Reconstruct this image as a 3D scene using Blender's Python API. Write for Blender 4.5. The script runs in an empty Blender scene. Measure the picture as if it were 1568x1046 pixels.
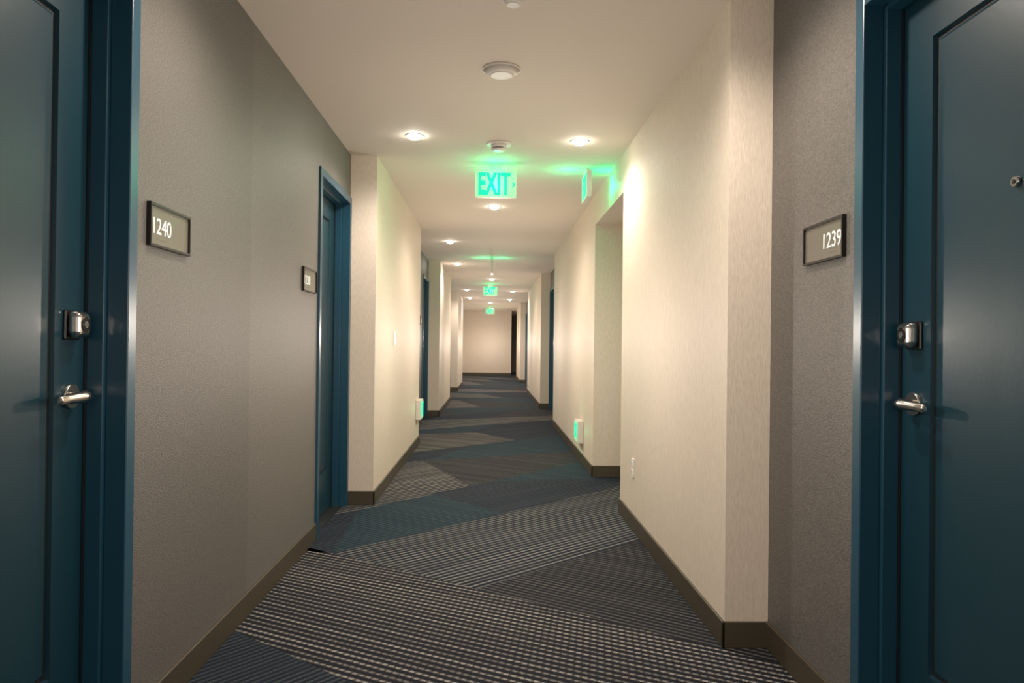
import bpy, bmesh, math, random
from mathutils import Vector, Matrix
random.seed(4)
H=2.5; CAMH=1.147
XL=-1.018; XLP=-0.83; XR=1.078; XRP=0.91
scene=bpy.context.scene
scene.view_settings.view_transform='Standard'

# ---------------- materials ----------------
def new_mat(name):
    m=bpy.data.materials.new(name); m.use_nodes=True
    nt=m.node_tree; b=nt.nodes['Principled BSDF']
    return m,nt,b
def plain(name,col,rough=0.5,metal=0.0,emit=None,es=0.0,spec=None,noise=0.0,nscale=40):
    m,nt,b=new_mat(name)
    b.inputs['Base Color'].default_value=(*col,1)
    b.inputs['Roughness'].default_value=rough
    b.inputs['Metallic'].default_value=metal
    if spec is not None: b.inputs['Specular IOR Level'].default_value=spec
    if emit:
        b.inputs['Emission Color'].default_value=(*emit,1); b.inputs['Emission Strength'].default_value=es
    if noise>0:
        tc=nt.nodes.new('ShaderNodeTexCoord'); n=nt.nodes.new('ShaderNodeTexNoise')
        n.inputs['Scale'].default_value=nscale; n.inputs['Detail'].default_value=4
        nt.links.new(tc.outputs['Object'],n.inputs['Vector'])
        bp=nt.nodes.new('ShaderNodeBump'); bp.inputs['Strength'].default_value=noise; bp.inputs['Distance'].default_value=0.002
        nt.links.new(n.outputs['Fac'],bp.inputs['Height']); nt.links.new(bp.outputs['Normal'],b.inputs['Normal'])
    return m
def wallpaper(name,c1,c2,scale,bump,rough=0.6,spec=0.3,dist=0.002,band_y=None):
    m,nt,b=new_mat(name)
    N=nt.nodes.new; L=nt.links.new
    tc=N('ShaderNodeTexCoord'); mp=N('ShaderNodeMapping'); mp.inputs['Scale'].default_value=scale
    n=N('ShaderNodeTexNoise'); n.inputs['Scale'].default_value=1; n.inputs['Detail'].default_value=3; n.inputs['Roughness'].default_value=0.6
    L(tc.outputs['Object'],mp.inputs['Vector']); L(mp.outputs['Vector'],n.inputs['Vector'])
    r=N('ShaderNodeValToRGB'); r.color_ramp.elements[0].position=0.32; r.color_ramp.elements[1].position=0.68
    r.color_ramp.elements[0].color=(*c1,1); r.color_ramp.elements[1].color=(*c2,1)
    L(n.outputs['Fac'],r.inputs['Fac']); col=r.outputs['Color']
    if band_y:
        # lighter and darker bands in turn, changing every 1.32 m of wall
        sp=N('ShaderNodeSeparateXYZ'); L(tc.outputs['Object'],sp.inputs[0])
        a=N('ShaderNodeMath'); a.operation='SUBTRACT'; a.inputs[1].default_value=band_y; L(sp.outputs[1],a.inputs[0])
        d=N('ShaderNodeMath'); d.operation='DIVIDE'; d.inputs[1].default_value=2.64; L(a.outputs[0],d.inputs[0])
        f=N('ShaderNodeMath'); f.operation='FRACT'; L(d.outputs[0],f.inputs[0])
        g=N('ShaderNodeMath'); g.operation='LESS_THAN'; g.inputs[1].default_value=0.5; L(f.outputs[0],g.inputs[0])
        h=N('ShaderNodeMath'); h.operation='MULTIPLY_ADD'; h.inputs[1].default_value=0.13; h.inputs[2].default_value=0.93; L(g.outputs[0],h.inputs[0])
        v=N('ShaderNodeVectorMath'); v.operation='SCALE'; L(col,v.inputs[0]); L(h.outputs[0],v.inputs[3]); col=v.outputs[0]
    L(col,b.inputs['Base Color'])
    bp=N('ShaderNodeBump'); bp.inputs['Strength'].default_value=bump; bp.inputs['Distance'].default_value=dist
    L(n.outputs['Fac'],bp.inputs['Height']); L(bp.outputs['Normal'],b.inputs['Normal'])
    b.inputs['Roughness'].default_value=rough; b.inputs['Specular IOR Level'].default_value=spec
    return m
M_GREY=wallpaper('grey_wallcovering',(0.098,0.090,0.082),(0.200,0.185,0.170),(110,95,290),0.7,0.48,0.45,0.002,band_y=3.2)
M_CREAM=wallpaper('cream_wallcovering',(0.69,0.60,0.495),(0.80,0.705,0.595),(160,160,28),0.5,0.6,0.3)
M_CEIL=plain('ceiling_paint',(0.74,0.665,0.575),0.8,noise=0.3,nscale=180)
M_BASE=plain('baseboard_vinyl',(0.07,0.056,0.036),0.45)
M_DOOR=plain('door_teal_paint',(0.006,0.037,0.056),0.36,spec=0.55,noise=0.12,nscale=60)
M_FRAME=plain('frame_blue_paint',(0.014,0.070,0.115),0.30,spec=0.7)
M_GASK_SHADE=plain('gasket_and_groove_shade',(0.01,0.012,0.015),0.6)
M_CHROME=plain('satin_nickel',(0.72,0.68,0.62),0.22,1.0)
M_BLACK=plain('black_plastic',(0.012,0.012,0.012),0.3)
M_WHITE=plain('white_plastic',(0.75,0.71,0.65),0.4)
M_BRONZE=plain('plaque_frame_bronze',(0.02,0.016,0.015),0.35,0.3)
M_PLAQ=plain('plaque_taupe',(0.19,0.175,0.14),0.4,0.2)
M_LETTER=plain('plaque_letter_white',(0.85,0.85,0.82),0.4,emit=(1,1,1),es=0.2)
M_LAMP=plain('lamp_lens',(1,1,1),0.4,emit=(1.0,0.94,0.84),es=75)
M_GREEN=plain('exit_green_led',(0.0,0.30,0.2),0.4,emit=(0.0,0.80,0.36),es=1.0)
M_EXPANEL=plain('exit_panel',(0.42,0.50,0.40),0.3,emit=(0.45,0.85,0.50),es=0.38)

def carpet(name,base,stripe,ang,spacing,duty,dot=0.0,soft=0.12,base2=None):
    m,nt,b=new_mat(name); N=nt.nodes.new; L=nt.links.new
    def math_(op,a,bv=None,c=None):
        n=N('ShaderNodeMath'); n.operation=op
        for i,v in enumerate((a,bv,c)):
            if v is None: continue
            if isinstance(v,(int,float)): n.inputs[i].default_value=v
            else: L(v,n.inputs[i])
        return n.outputs[0]
    tc=N('ShaderNodeTexCoord'); mp=N('ShaderNodeMapping'); mp.inputs['Rotation'].default_value=(0,0,-math.radians(ang))
    L(tc.outputs['Object'],mp.inputs['Vector'])
    sp=N('ShaderNodeSeparateXYZ'); L(mp.outputs['Vector'],sp.inputs[0])
    along=sp.outputs[0]; acr=sp.outputs[1]
    nz=N('ShaderNodeTexNoise'); nz.inputs['Scale'].default_value=160; nz.inputs['Detail'].default_value=2
    L(tc.outputs['Object'],nz.inputs['Vector'])
    wob=math_('MULTIPLY',math_('SUBTRACT',nz.outputs['Fac'],0.5),0.45)
    ph=math_('ADD',math_('DIVIDE',acr,spacing),wob)
    idx=math_('FLOOR',ph)
    pp=math_('PINGPONG',ph,0.5)
    s=N('ShaderNodeMapRange'); s.interpolation_type='SMOOTHSTEP'
    s.inputs['From Min'].default_value=0.5-duty*0.5-soft; s.inputs['From Max'].default_value=0.5-duty*0.5+soft
    L(pp,s.inputs['Value']); val=s.outputs[0]
    if dot>0:
        al=math_('ADD',math_('DIVIDE',along,spacing*0.8),math_('MULTIPLY',idx,0.5))
        d=math_('PINGPONG',al,0.5)
        s2=N('ShaderNodeMapRange'); s2.interpolation_type='SMOOTHSTEP'
        s2.inputs['From Min'].default_value=0.1; s2.inputs['From Max'].default_value=0.3
        s2.inputs['To Min'].default_value=1-dot; L(d,s2.inputs['Value'])
        val=math_('MULTIPLY',val,s2.outputs[0])
    wn=N('ShaderNodeTexWhiteNoise'); wn.noise_dimensions='1D'; L(idx,wn.inputs['W'])
    n2=N('ShaderNodeTexNoise'); n2.inputs['Scale'].default_value=3.0; L(tc.outputs['Object'],n2.inputs['Vector'])
    amp=math_('MULTIPLY_ADD',wn.outputs['Value'],0.55,0.30)
    amp=math_('ADD',amp,math_('MULTIPLY',n2.outputs['Fac'],0.35))
    val=math_('MINIMUM',math_('MULTIPLY',val,amp),1.0)
    mx=N('ShaderNodeMix'); mx.data_type='RGBA'
    L(val,mx.inputs[0]); mx.inputs[6].default_value=(*base,1); mx.inputs[7].default_value=(*stripe,1)
    nf=N('ShaderNodeTexNoise'); nf.inputs['Scale'].default_value=260; nf.inputs['Detail'].default_value=3
    L(tc.outputs['Object'],nf.inputs['Vector'])
    fr=N('ShaderNodeMapRange'); fr.inputs['From Min'].default_value=0.3; fr.inputs['From Max'].default_value=0.7
    fr.inputs['To Min'].default_value=0.40; fr.inputs['To Max'].default_value=1.5; L(nf.outputs['Fac'],fr.inputs['Value'])
    vm=N('ShaderNodeVectorMath'); vm.operation='SCALE'; L(mx.outputs[2],vm.inputs[0]); L(fr.outputs[0],vm.inputs[3])
    L(vm.outputs[0],b.inputs['Base Color'])
    bp=N('ShaderNodeBump'); bp.inputs['Strength'].default_value=0.6; bp.inputs['Distance'].default_value=0.004
    hh=math_('ADD',val,nf.outputs['Fac']); L(hh,bp.inputs['Height']); L(bp.outputs['Normal'],b.inputs['Normal'])
    b.inputs['Roughness'].default_value=0.95; b.inputs['Specular IOR Level'].default_value=0.1
    return m
NAVY=(0.015,0.021,0.032); TEAL=(0.016,0.033,0.045); CREAM=(0.38,0.355,0.32); TAN=(0.13,0.125,0.12); DK=(0.015,0.017,0.023)

# ---------------- mesh helpers ----------------
class MB:
    def __init__(s): s.bm=bmesh.new(); s.mats=[]
    def mi(s,m):
        if m not in s.mats: s.mats.append(m)
        return s.mats.index(m)
    def quad(s,pts,m):
        f=s.bm.faces.new([s.bm.verts.new(p) for p in pts]); f.material_index=s.mi(m); return f
    def box(s,x0,x1,y0,y1,z0,z1,m,bev=0.0,seg=2):
        x0,x1=sorted((x0,x1)); y0,y1=sorted((y0,y1)); z0,z1=sorted((z0,z1))
        r=bmesh.ops.create_cube(s.bm,size=1)
        vs=r['verts']
        for v in vs:
            v.co=Vector(((x0+x1)/2+v.co.x*(x1-x0),(y0+y1)/2+v.co.y*(y1-y0),(z0+z1)/2+v.co.z*(z1-z0)))
        fs=set(f for v in vs for f in v.link_faces)
        for f in fs: f.material_index=s.mi(m)
        if bev>0:
            es=list(set(e for v in vs for e in v.link_edges))
            rr=bmesh.ops.bevel(s.bm,geom=es,offset=bev,segments=seg,affect='EDGES',profile=0.5)
            for f in rr['faces']: f.material_index=s.mi(m)
    def cyl(s,c,axis,r1,r2,h,m,seg=32,smooth=True):
        axis=Vector(axis).normalized()
        r=bmesh.ops.create_cone(s.bm,cap_ends=True,segments=seg,radius1=r1,radius2=r2,depth=h)
        q=Vector((0,0,1)).rotation_difference(axis).to_matrix().to_4x4()
        mt=Matrix.Translation(Vector(c)+axis*h/2)@q
        bmesh.ops.transform(s.bm,matrix=mt,verts=r['verts'])
        for f in set(f for v in r['verts'] for f in v.link_faces):
            f.material_index=s.mi(m)
            if len(f.verts)==4 and smooth: f.smooth=True
    def revolve(s,x,y,z,prof,m,seg=32):
        rs=[[s.bm.verts.new((x+r*math.cos(2*math.pi*k/seg),y+r*math.sin(2*math.pi*k/seg),z+dz)) for k in range(seg)] for r,dz in prof]
        for q in range(len(rs)-1):
            for k in range(seg):
                f=s.bm.faces.new([rs[q][k],rs[q][(k+1)%seg],rs[q+1][(k+1)%seg],rs[q+1][k]]); f.smooth=True; f.material_index=s.mi(m)
        return rs
    def obj(s,name,parent=None,loc=None):
        bmesh.ops.recalc_face_normals(s.bm,faces=s.bm.faces[:])
        if loc is not None:
            for v in s.bm.verts: v.co-=Vector(loc)
        me=bpy.data.meshes.new(name); s.bm.to_mesh(me); s.bm.free()
        for m in s.mats: me.materials.append(m)
        o=bpy.data.objects.new(name,me); scene.collection.objects.link(o)
        if parent is not None: o.parent=parent
        elif loc is not None: o.location=loc
        return o
def empty(name,loc):
    e=bpy.data.objects.new(name,None); e.location=loc; e.empty_display_size=0.1
    scene.collection.objects.link(e); return e
def text_mesh(txt,size,ext,mat,matrix,name,parent,loc,sx=1.0,bold=0.0):
    cu=bpy.data.curves.new(name,'FONT'); cu.body=txt; cu.size=size; cu.extrude=ext; cu.align_x='CENTER'; cu.align_y='CENTER'; cu.offset=bold
    t=bpy.data.objects.new('tmp',cu); scene.collection.objects.link(t)
    bpy.context.view_layer.update()
    dg=bpy.context.evaluated_depsgraph_get(); me=bpy.data.meshes.new_from_object(t.evaluated_get(dg))
    bpy.data.objects.remove(t)
    me.transform(Matrix.Diagonal((sx,1,1,1))); me.transform(matrix); me.transform(Matrix.Translation(-Vector(loc)))
    me.materials.clear(); me.materials.append(mat)
    o=bpy.data.objects.new(name,me); scene.collection.objects.link(o); o.parent=parent
    return o

# ---------------- room shell ----------------
YB=-5.0; YE=29.0
DT=2.19
TH=0.45
doorsL=[(1.156-0.0,2.156),(4.42,5.385),(11.08,12.07),(17.75,18.75)]
segL=[(YB,5.40,'g'),(5.40,8.76,'c'),(8.76,12.1,'g'),(12.1,15.4,'c'),(15.4,18.8,'g'),(18.8,22.0,'c'),(22.0,YE,'e')]
doorsR=[(1.183,2.183),(12.75,13.75),(22.35,23.35)]
segR=[(YB,2.87,'g'),(2.87,5.21,'c'),(5.21,6.62,'o'),(6.62,10.9,'c'),(10.9,13.8,'g'),(13.8,18.7,'c'),(18.7,23.4,'g'),(23.4,26.8,'c')]
def wall(name,segs,doors,s,xg,xp,xe):
    w=MB()
    for y0,y1,k in segs:
        if k=='c': w.box(s*xp,s*(xg+TH),y0,y1,0,H,M_CREAM)
        elif k=='e': w.box(s*xe,s*(xg+TH),y0,y1,0,H,M_CREAM)
        elif k=='o':
            w.box(s*xp,s*2.4,y0,y1,2.23,H,M_CREAM)
            w.box(s*(xg+TH),s*2.4,y0-0.25,y0,0,H,M_CREAM)
            w.box(s*(xg+TH),s*2.4,y1,y1+0.25,0,H,M_CREAM)
            w.box(s*2.4,s*2.55,y0-0.25,y1+0.25,0,H,M_CREAM)
        else:
            cur=y0
            for a,b in doors:
                if a>=y0 and b<=y1:
                    w.box(s*xg,s*(xg+TH),cur,a,0,H,M_GREY); w.box(s*xg,s*(xg+TH),a,b,DT,H,M_GREY); cur=b
            if y1-cur>0.001: w.box(s*xg,s*(xg+TH),cur,y1,0,H,M_GREY)
    return w.obj(name)
wall('wall_left',segL,doorsL,-1,-XL,-XLP,1.13)
wall('wall_right',segR,doorsR,1,XR,XRP,1.2)
w=MB(); w.box(-1.6,0.78,YE,YE+0.15,0,H,M_CREAM); w.obj('wall_end')
w=MB(); w.box(0.78,3.2,33.0,33.15,0,H,M_GREY); w.box(3.2,3.35,26.6,33.15,0,H,M_CREAM); w.box(1.53,3.2,26.6,26.8,0,H,M_CREAM); w.box(0.6,0.78,YE+.15,33.15,0,H,M_CREAM); w.obj('wall_passage')
w=MB(); w.box(-1.6,1.7,YB-0.15,YB,0,H,M_CREAM); w.obj('wall_back')
w=MB(); w.box(-1.6,3.4,YB-0.15,33.2,H,H+0.12,M_CEIL); w.obj('ceiling')

BH=0.10; BT=0.012
def baseboards(name,segs,doors,s,xg,xp,xe):
    w=MB()
    def bb(x,y0,y1):
        w.box(s*(x-BT),s*x,y0,y1,0,BH,M_BASE,0.003)
    for i,(y0,y1,k) in enumerate(segs):
        if k=='c': bb(xp,y0-BT,y1+BT if i+1<len(segs) and segs[i+1][2]!='o' else y1)
        elif k=='e': bb(xe,y0,y1)
        elif k=='g':
            cur=y0
            for a,b in doors:
                if a>=y0 and b<=y1: 
                    bb(xg,cur,a); cur=b
            if y1-cur>0.04: bb(xg,cur,y1)
            if i+1<len(segs): w.box(s*(xp-BT),s*xg,y1-BT,y1,0,BH,M_BASE,0.003)
            if i>0: w.box(s*(xp-BT),s*xg,y0,y0+BT,0,BH,M_BASE,0.003)
        elif k=='o':
            w.box(s*(xp-BT),s*2.4,y1-BT,y1,0,BH,M_BASE,0.003)
            w.box(s*(xp-BT),s*2.4,y0,y0+BT,0,BH,M_BASE,0.003)
            w.box(s*2.39,s*2.4,y0,y1,0,BH,M_BASE,0.003)
    return w.obj(name)
baseboards('baseboard_left',segL,doorsL,-1,-XL,-XLP,1.13)
baseboards('baseboard_right',segR,doorsR,1,XR,XRP,1.2)
w=MB(); w.box(-1.13,0.78,YE-BT,YE,0,BH,M_BASE,0.003); w.obj('baseboard_end')

# floor
fl=MB()
cm={
 'P0':carpet('carpet_navy_a',NAVY,(0.065,0.075,0.085),50,0.028,0.35),
 'P1':carpet('carpet_cream_stripe',DK,CREAM,-30,0.037,0.32,dot=0.7),
 'P2':carpet('carpet_taupe_stripe',DK,TAN,-36,0.033,0.34,dot=0.2),
 'P3':carpet('carpet_cream_b',NAVY,(0.27,0.26,0.24),43,0.038,0.32,dot=0.2),
 'T':carpet('carpet_teal',TEAL,(0.055,0.08,0.095),-38,0.036,0.42,dot=0.3),
 'N':carpet('carpet_navy_b',NAVY,(0.065,0.075,0.09),44,0.032,0.36),
 'B':carpet('carpet_tan_b',NAVY,(0.30,0.275,0.245),46,0.045,0.40,dot=0.2),
 'C':carpet('carpet_tan_c',DK,(0.32,0.29,0.26),-34,0.042,0.40,dot=0.4),
}
W=1.6
def poly(pts,k): fl.quad([(x,y,0) for x,y in pts],cm[k])
b2=lambda x:2.98-.84*(x+.95)
b1=lambda x:4.15-.742*(x+.86)
b3=lambda x:3.565+.95*(x+.056)
b4=lambda x:4.15+1.05*(x+.86)
b5=lambda x:5.34+1.25*(x+.81)
poly([(-W,YB-.1),(W,YB-.1),(W,b2(W)),(-W,b2(-W))],'P0')
poly([(-W,b2(-W)),(W,b2(W)),(W,b1(W)),(-.056,b1(-.056)),(-.86,b1(-.86)),(-W,b1(-W))],'P1')
poly([(-.056,b1(-.056)),(W,b1(W)),(W,b3(W))],'P2')
poly([(-.056,b1(-.056)),(W,b3(W)),(W,b4(W)),(-.86,b1(-.86))],'P3')
m1=(0.0,b5(0.0)); m0=(.1,b4(.1))
poly([(-.86,b1(-.86)),m0,(-.45,b5(-.45)),(-.9,b5(-.9))],'T')
poly([m0,(W,b4(W)),m1,(-.45,b5(-.45))],'N')
poly([(-W,b1(-W)),(-.86,b1(-.86)),(-.9,b5(-.9)),(-W,b5(-W))],'N')
poly([(W,b4(W)),(W,b5(W)),m1],'T')
yl=b5(-W); yr=b5(W)
seq=[('B','P2',2.7,0.15,.45),('N','T',0.25,1.9,.3),('C','N',2.2,0.1,.6),('T','N',0.2,1.7,.4),('B','C',1.5,0.5,.7),('N','P2',0.2,1.9,.5),('P2','T',2.0,.1,.35)]
i=0
while min(yl,yr)<33.3:
    k,k2,a,b,t=seq[i%len(seq)]; i+=1
    nl,nr=yl+a,yr+b
    x0=-W+2*W*t; x1=x0+(.5 if a<b else -.5)
    p0=(x0,yl+(yr-yl)*(x0+W)/(2*W)); p1=(x1,nl+(nr-nl)*(x1+W)/(2*W))
    poly([(-W,yl),p0,p1,(-W,nl)],k); poly([p0,(W,yr),(W,nr),p1],k2); yl,yr=nl,nr
for q in ([(W,5.0),(2.5,5.0),(2.5,6.9),(W,6.9)],[(W,26.5),(3.4,26.5),(3.4,33.3),(W,33.3)]):
    poly(q,'N')
fo=fl.obj('floor')
for p in fo.data.polygons:
    if p.normal.z<0: p.flip()

# ---------------- doors ----------------
def door(name,s,xw,y0,y1,latch_far=True,detail=True):
    yc=(y0+y1)/2; loc=(s*xw,yc,0)
    e=empty(name,loc)
    X=lambda n:s*(xw-n)
    f=MB(); FW=0.05
    for (a,d) in ((y0,1),(y1,-1)):
        f.box(X(0.014),X(-0.045),a,a+d*FW,0,DT,M_FRAME,0.003)
        f.box(X(-0.045),X(-0.090),a,a+d*(FW+0.016),0,DT-0.05,M_FRAME,0.002)
        f.box(X(-0.090),X(-0.15),a,a+d*FW,0,DT-0.05,M_FRAME)
        f.box(X(-0.0901),X(-0.0935),a+d*FW,a+d*(FW+0.021),0.01,DT-0.07,M_GASK_SHADE)
    f.box(X(0.014),X(-0.045),y0+FW,y1-FW,DT-FW,DT,M_FRAME,0.003)
    f.box(X(-0.045),X(-0.090),y0+FW+.016,y1-FW-.016,DT-FW-0.016,DT,M_FRAME,0.002)
    f.box(X(-0.090),X(-0.15),y0+FW,y1-FW,DT-FW,DT,M_FRAME)
    f.box(X(-0.02),X(-0.15),y0+FW,y1-FW,0,0.006,M_GASK_SHADE)
    f.obj('frame',e,loc)
    l=MB(); a=y0+FW+0.003; b=y1-FW-0.003; z0=0.012; z1=DT-FW-0.004
    nf=-0.095
    def rect(m_s,m_t,m_b,n):
        return [Vector((X(n),a+m_s,z0+m_b)),Vector((X(n),b-m_s,z0+m_b)),Vector((X(n),b-m_s,z1-m_t)),Vector((X(n),a+m_s,z1-m_t))]
    S=.156
    rings=[rect(0,0,0,nf-0.044),rect(0,0,0,nf),rect(S,.145,.27,nf),rect(S+.003,.148,.273,nf-.012),rect(S+.011,.156,.281,nf-.012),rect(S+.021,.166,.291,nf-.006)]
    vr=[[l.bm.verts.new(p) for p in r] for r in rings]
    mi=l.mi(M_DOOR); m_shade=l.mi(M_GASK_SHADE)
    for q in range(len(vr)-1):
        for k in range(4):
            ff=l.bm.faces.new([vr[q][k],vr[q][(k+1)%4],vr[q+1][(k+1)%4],vr[q+1][k]])
            ff.material_index= m_shade if q==3 else mi  # panel groove floor coloured black, its shadow put into the colour
    l.bm.faces.new(vr[-1]).material_index=mi; l.bm.faces.new(vr[0][::-1]).material_index=mi
    l.obj('leaf',e,loc)
    ye=b if latch_far else a; d=-1 if latch_far else 1
    hy=ye+d*0.085
    ax=(-s,0,0)
    h=MB()
    zl=1.0
    h.cyl((X(nf),hy,zl),ax,.034,.032,.010,M_CHROME)
    h.cyl((X(nf+.010),hy,zl),ax,.0125,.0115,.030,M_CHROME)
    n0=nf+.044
    rings=[]
    pts=[(-.016,0,.007,.010),(0,0,.0125,.016),(.015,0,.013,.0165),(.04,.0,.011,.015),(.08,-.001,.009,.013),(.115,-.003,.008,.012),(.124,-.003,.004,.007)]
    for (u,dz,rn,rz) in pts:
        ring=[]
        for k in range(16):
            t=2*math.pi*k/16
            ring.append(h.bm.verts.new((X(n0+rn*math.cos(t)),hy+d*u,zl+dz+rz*math.sin(t))))
        rings.append(ring)
    mc=h.mi(M_CHROME)
    for q in range(len(rings)-1):
        for k in range(16):
            ff=h.bm.faces.new([rings[q][k],rings[q][(k+1)%16],rings[q+1][(k+1)%16],rings[q+1][k]]); ff.smooth=True; ff.material_index=mc
    h.bm.faces.new(rings[0]).material_index=mc; h.bm.faces.new(rings[-1]).material_index=mc
    h.obj('lever_handle',e,loc)
    g=MB(); zd=1.19
    g.box(X(nf),X(nf+.008),hy-.036,hy+.036,zd-.040,zd+.038,M_BLACK,.0035)
    g.box(X(nf+.006),X(nf+.040),hy-.032,hy+.032,zd-.034,zd+.034,M_CHROME,.015,4)
    g.cyl((X(nf+.039),hy,zd),ax,.021,.020,.003,M_BLACK)
    g.cyl((X(nf+.042),hy,zd),ax,.009,.009,.0015,M_CHROME)
    g.obj('deadbolt',e,loc)
    yp=(a+b)/2-.030 
    p=MB(); p.cyl((X(nf-.006),yp,1.53),ax,.013,.011,.010,M_CHROME); p.cyl((X(nf+.004),yp,1.53),ax,.006,.006,.001,M_BLACK); p.obj('peephole',e,loc)
    return e
door('door_1',-1,-XL,*doorsL[0]); door('door_2',1,XR,*doorsR[0])
door('door_3',-1,-XL,*doorsL[1],latch_far=False)
door('door_4',-1,-XL,*doorsL[2],latch_far=False); door('door_5',-1,-XL,*doorsL[3],latch_far=False)
door('door_6',1,XR,*doorsR[1],latch_far=False); door('door_7',1,XR,*doorsR[2],latch_far=False)

# ---------------- plaques ----------------
def plaque(s,xw,y0,y1,txt,near_text=True):
    z0,z1=1.432,1.562; loc=(s*xw,(y0+y1)/2,(z0+z1)/2); e=empty('room_number_sign',loc)
    X=lambda n:s*(xw-n); m=MB(); B=.008
    m.box(X(0),X(.014),y0,y1,z0,z0+B,M_BRONZE,.001); m.box(X(0),X(.014),y0,y1,z1-B,z1,M_BRONZE,.001)
    m.box(X(0),X(.014),y0,y0+B,z0+B,z1-B,M_BRONZE,.001); m.box(X(0),X(.014),y1-B,y1,z0+B,z1-B,M_BRONZE,.001)
    m.obj('border',e,loc)
    m=MB(); m.box(X(0),X(.007),y0+B,y1-B,z0+B,z1-B,M_PLAQ)
    ty=y0+.085
    for k in range(7):
        m.cyl((X(.007),ty-.03+k*.010,z0+.024),(-s,0,0),.0014,.001,.001,M_PLAQ,8)
    m.obj('panel',e,loc)
    rd=Vector((0,1,0)) if s<0 else Vector((0,-1,0)); out=Vector((-s,0,0)); up=Vector((0,0,1))
    mt=Matrix(((rd.x,up.x,out.x,X(.0075)),(rd.y,up.y,out.y,ty),(rd.z,up.z,out.z,(z0+z1)/2-.004),(0,0,0,1)))
    text_mesh(txt,.070,.0012,M_LETTER,mt,'number',e,loc,1.0)
plaque(-1,-XL,2.236,2.53,'1240'); plaque(1,XR,2.256,2.546,'1239')
plaque(-1,-XL,4.05,4.35,'1238'); plaque(-1,-XL,10.72,11.0,'1236')

# ---------------- ceiling fixtures ----------------
LC=(1.0,0.88,0.76)
def downlight(x,y,p=22):
    e=empty('recessed_downlight',(x,y,H)); loc=(x,y,H)
    m=MB()
    m.revolve(x,y,H,[(.062,0),(.062,-.002),(.056,-.004),(.050,-.004),(.046,-.001),(.046,0)],M_WHITE)
    m.obj('trim_ring',e,loc)
    m=MB()
    R=.045; prof=[(R*math.cos(t),-.001-R*.62*math.sin(t)) for t in [k*math.pi/2/8 for k in range(8)]]+[(.001,-.001-R*.62)]
    m.revolve(x,y,H,[(R,0)]+prof,M_LAMP,24)
    m.obj('lens',e,loc)
    L=bpy.data.lights.new('downlight_lamp','SPOT'); L.energy=p; L.color=LC; L.shadow_soft_size=0.04; L.spot_size=math.radians(160); L.spot_blend=0.7
    o=bpy.data.objects.new('lamp',L); scene.collection.objects.link(o); o.parent=e; o.location=(0,0,-0.055)
for x,y in [(-.51,4.86),(.567,4.92),(.015,7.3),(-.55,9.78),(-.58,12.5),(0,15.25),(-.6,18.2),(.52,18.6),(-.62,21.3),(.53,21.9),(-.04,23.6),(0,27.0)]:
    downlight(x,y,44 if y<20 else 50)
for x,y in [(-.45,2.35),(.5,2.35),(0,-1.2),(0,-3.8)]:
    downlight(x,y,46)
downlight(2.0,30.0,45)
# added fill lamps in mid-air, standing in for light bounced off walls
be=empty('corridor_added_fill',(0,0,1.25))
yy=-4.0
while yy<28.5:
    L=bpy.data.lights.new('added_fill','POINT'); L.energy=16 if yy<20 else 19; L.color=(1.0,0.88,0.77); L.shadow_soft_size=0.004; L.specular_factor=0
    o=bpy.data.objects.new('added_fill_lamp',L); scene.collection.objects.link(o); o.parent=be; o.location=(0.03,yy,0); yy+=2.0

def smoke(name,x,y,r,style):
    m=MB()
    if style==0:
        m.cyl((x,y,H),(0,0,-1),r,r,.010,M_WHITE,48); m.cyl((x,y,H-.010),(0,0,-1),r*.97,r*.62,.022,M_WHITE,48); m.cyl((x,y,H-.032),(0,0,-1),r*.6,r*.55,.003,M_WHITE,48)
    else:
        m.cyl((x,y,H),(0,0,-1),r,r*.97,.012,M_WHITE,48); m.cyl((x,y,H-.012),(0,0,-1),r*.62,r*.58,.018,M_WHITE,48)
        m.cyl((x,y,H-.030),(0,0,-1),r*.52,r*.52,.006,M_GASK_SHADE,48); m.cyl((x,y,H-.036),(0,0,-1),r*.6,r*.42,.014,M_WHITE,48)
        m.cyl((x+r*.3,y-r*.42,H-.02),(0,-1,0),.003,.003,.004,plain('led_red',(.6,.02,.01),.3,emit=(1,.05,.02),es=2),8)
    m.obj(name,None,(x,y,H))
smoke('ceiling_speaker',.035,3.66,.093,0)
smoke('smoke_detector',.035,5.02,.085,1)
smoke('sprinkler_cover_plate',.07,2.90,.045,0)

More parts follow.
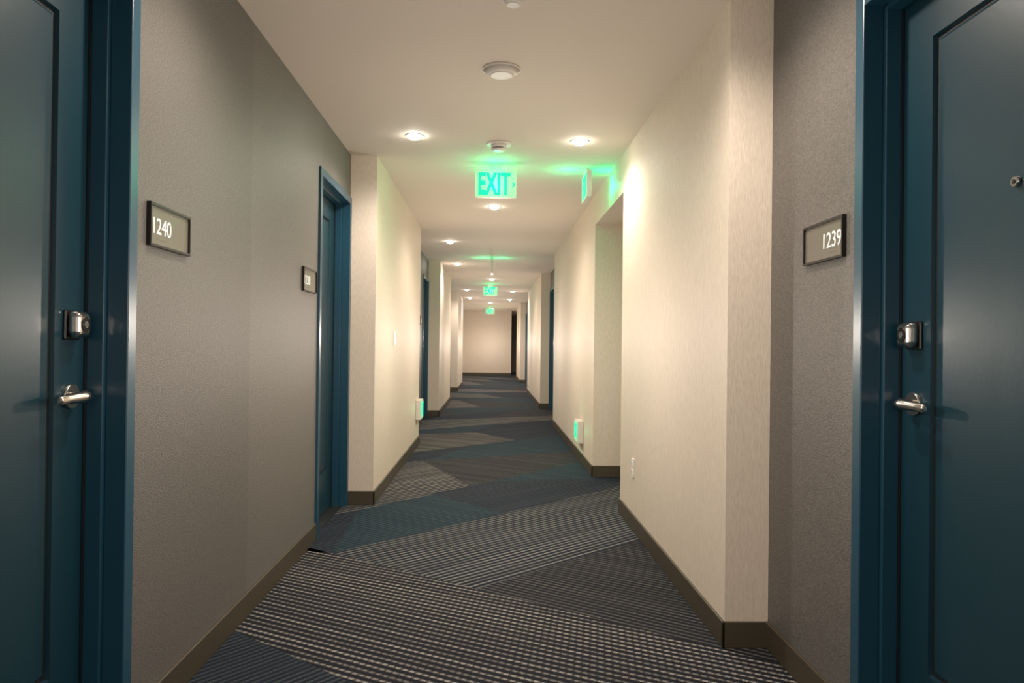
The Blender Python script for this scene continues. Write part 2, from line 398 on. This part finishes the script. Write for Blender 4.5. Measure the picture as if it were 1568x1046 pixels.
# ---------------- exit signs ----------------
def green_lamp(e,dx,dy,dz,p,r=.008):
    L=bpy.data.lights.new('green_led','POINT'); L.energy=p; L.color=(0.0,1.0,0.36); L.shadow_soft_size=r
    o=bpy.data.objects.new('green_lamp',L); scene.collection.objects.link(o); o.parent=e; o.location=(dx,dy,dz)
def exit_sign(x,y,ztop,along=False,p=1.4,name='exit_sign'):
    w,h,t=.31,.20,.035
    loc=(x,y,ztop-h/2); e=empty(name,loc)
    def bx(m,u0,u1,v0,v1,z0,z1,mat,bev=0):
        if along: m.box(x+v0,x+v1,y+u0,y+u1,z0,z1,mat,bev)
        else: m.box(x+u0,x+u1,y+v0,y+v1,z0,z1,mat,bev)
    zb=ztop-h
    m=MB()
    bx(m,-w/2,w/2,-t/2,t/2,ztop-.014,ztop,M_WHITE,.002); bx(m,-w/2,w/2,-t/2,t/2,zb,zb+.010,M_WHITE,.002)
    bx(m,-w/2,-w/2+.010,-t/2,t/2,zb+.010,ztop-.014,M_WHITE,.002); bx(m,w/2-.010,w/2,-t/2,t/2,zb+.010,ztop-.014,M_WHITE,.002)
    if ztop<H-.001: bx(m,-.05,.05,-t/2+.004,t/2-.004,ztop,H,M_WHITE)
    m.obj('housing',e,loc)
    m=MB(); bx(m,-w/2+.010,w/2-.010,-t/2+.004,t/2-.004,zb+.010,ztop-.014,M_EXPANEL); m.obj('face_panel',e,loc)
    for sgn in (-1,1):
        if along:
            out=Vector((sgn,0,0)); rd=Vector((0,sgn,0))
        else:
            out=Vector((0,sgn,0)); rd=Vector((-sgn,0,0))
        up=Vector((0,0,1)); c=Vector((x,y,ztop-h/2-.002))+out*(t/2-.003)-rd*.012
        mt=Matrix(((rd.x,up.x,out.x,c.x),(rd.y,up.y,out.y,c.y),(rd.z,up.z,out.z,c.z),(0,0,0,1)))
        text_mesh('EXIT',.235,.0015,M_GREEN,mt,'letters',e,loc,.50,.008)
        c2=c+rd*.145
        a=MB(); k=.016
        for q in (1,-1):
            vs=[c2+rd*k*.9,c2-rd*k*.2+up*q*k*1.3,c2-rd*k*.9+up*q*k*1.3,c2+rd*k*.1]
            a.bm.faces.new([a.bm.verts.new(v+out*.0015) for v in vs]).material_index=a.mi(M_GREEN)
        a.obj('arrow',e,loc)
        green_lamp(e,*(out*.14+Vector((0,0,.01))),p/2)
    return e
exit_sign(.02,5.62,2.455,p=3.8)
exit_sign(.715,5.72,2.47,along=True,p=3.4)
exit_sign(0,11.55,2.45,along=True,p=3.2)
exit_sign(-.03,16.4,2.44,p=2.6)
exit_sign(-.05,25.8,2.43,p=1.6)
def low_exit(s,xw,yc,zc,p=.7):
    loc=(s*xw,yc,zc); e=empty('low_level_exit_sign',loc); X=lambda n:s*(xw-n)
    m=MB(); m.box(X(0),X(.055),yc-.15,yc+.15,zc-.11,zc+.11,M_WHITE,.006); m.obj('housing',e,loc)
    m=MB(); m.box(X(.055),X(.058),yc-.135,yc+.135,zc-.095,zc+.095,M_EXPANEL); m.obj('face_panel',e,loc)
    out=Vector((-s,0,0)); up=Vector((0,0,1)); rd=Vector((0,1,0)) if s<0 else Vector((0,-1,0))
    c=Vector((X(.059),yc,zc)); mt=Matrix(((rd.x,up.x,out.x,c.x),(rd.y,up.y,out.y,c.y),(rd.z,up.z,out.z,c.z),(0,0,0,1)))
    text_mesh('EXIT',.20,.0015,M_GREEN,mt,'letters',e,loc,.58,.004)
    green_lamp(e,-s*.13,0,0,p)
low_exit(1,XRP,7.46,.31); low_exit(-1,-XLP,8.55,.42)

# ---------------- wall plates ----------------
def plate(name,s,xw,yc,zc,kind):
    loc=(s*xw,yc,zc); m=MB(); X=lambda n:s*(xw-n)
    m.box(X(0),X(.007),yc-.037,yc+.037,zc-.06,zc+.06,M_PL,.003)
    if kind=='switch': m.box(X(.006),X(.012),yc-.017,yc+.017,zc-.034,zc+.034,M_PL,.002)
    else:
        for dz in (-.026,.026):
            m.box(X(.006),X(.010),yc-.017,yc+.017,zc+dz-.016,zc+dz+.016,M_PL,.003)
            for dy in (-.006,.006): m.box(X(.0098),X(.0104),yc+dy-.0012,yc+dy+.0012,zc+dz-.003,zc+dz+.007,M_BLACK)
            m.cyl((X(.0098),yc,zc+dz-.009),(-s,0,0),.0022,.0022,.0006,M_BLACK,10)
    m.obj(name,None,loc)
M_PL=plain('bright_white_plate',(0.88,0.88,0.86),0.35)
plate('wall_outlet',1,XRP,4.74,.385,'o')
plate('light_switch',-1,-XLP,6.45,1.20,'switch')
plate('light_switch',1,XRP,10.55,1.02,'switch')

# ---------------- world / camera ----------------
wd=bpy.data.worlds.new('world'); scene.world=wd; wd.use_nodes=True
wd.node_tree.nodes['Background'].inputs[0].default_value=(0.02,0.02,0.02,1)
cam=bpy.data.cameras.new('camera'); co=bpy.data.objects.new('camera',cam); scene.collection.objects.link(co)
cam.sensor_width=36; cam.lens=36*1150/1568; cam.clip_start=0.02
co.matrix_world=Matrix.Translation((0,0,CAMH))@Matrix.Rotation(-0.0278,4,'Z')@Matrix.Rotation(math.pi/2+0.0061,4,'X')@Matrix.Rotation(0.012,4,'Z')
scene.camera=co
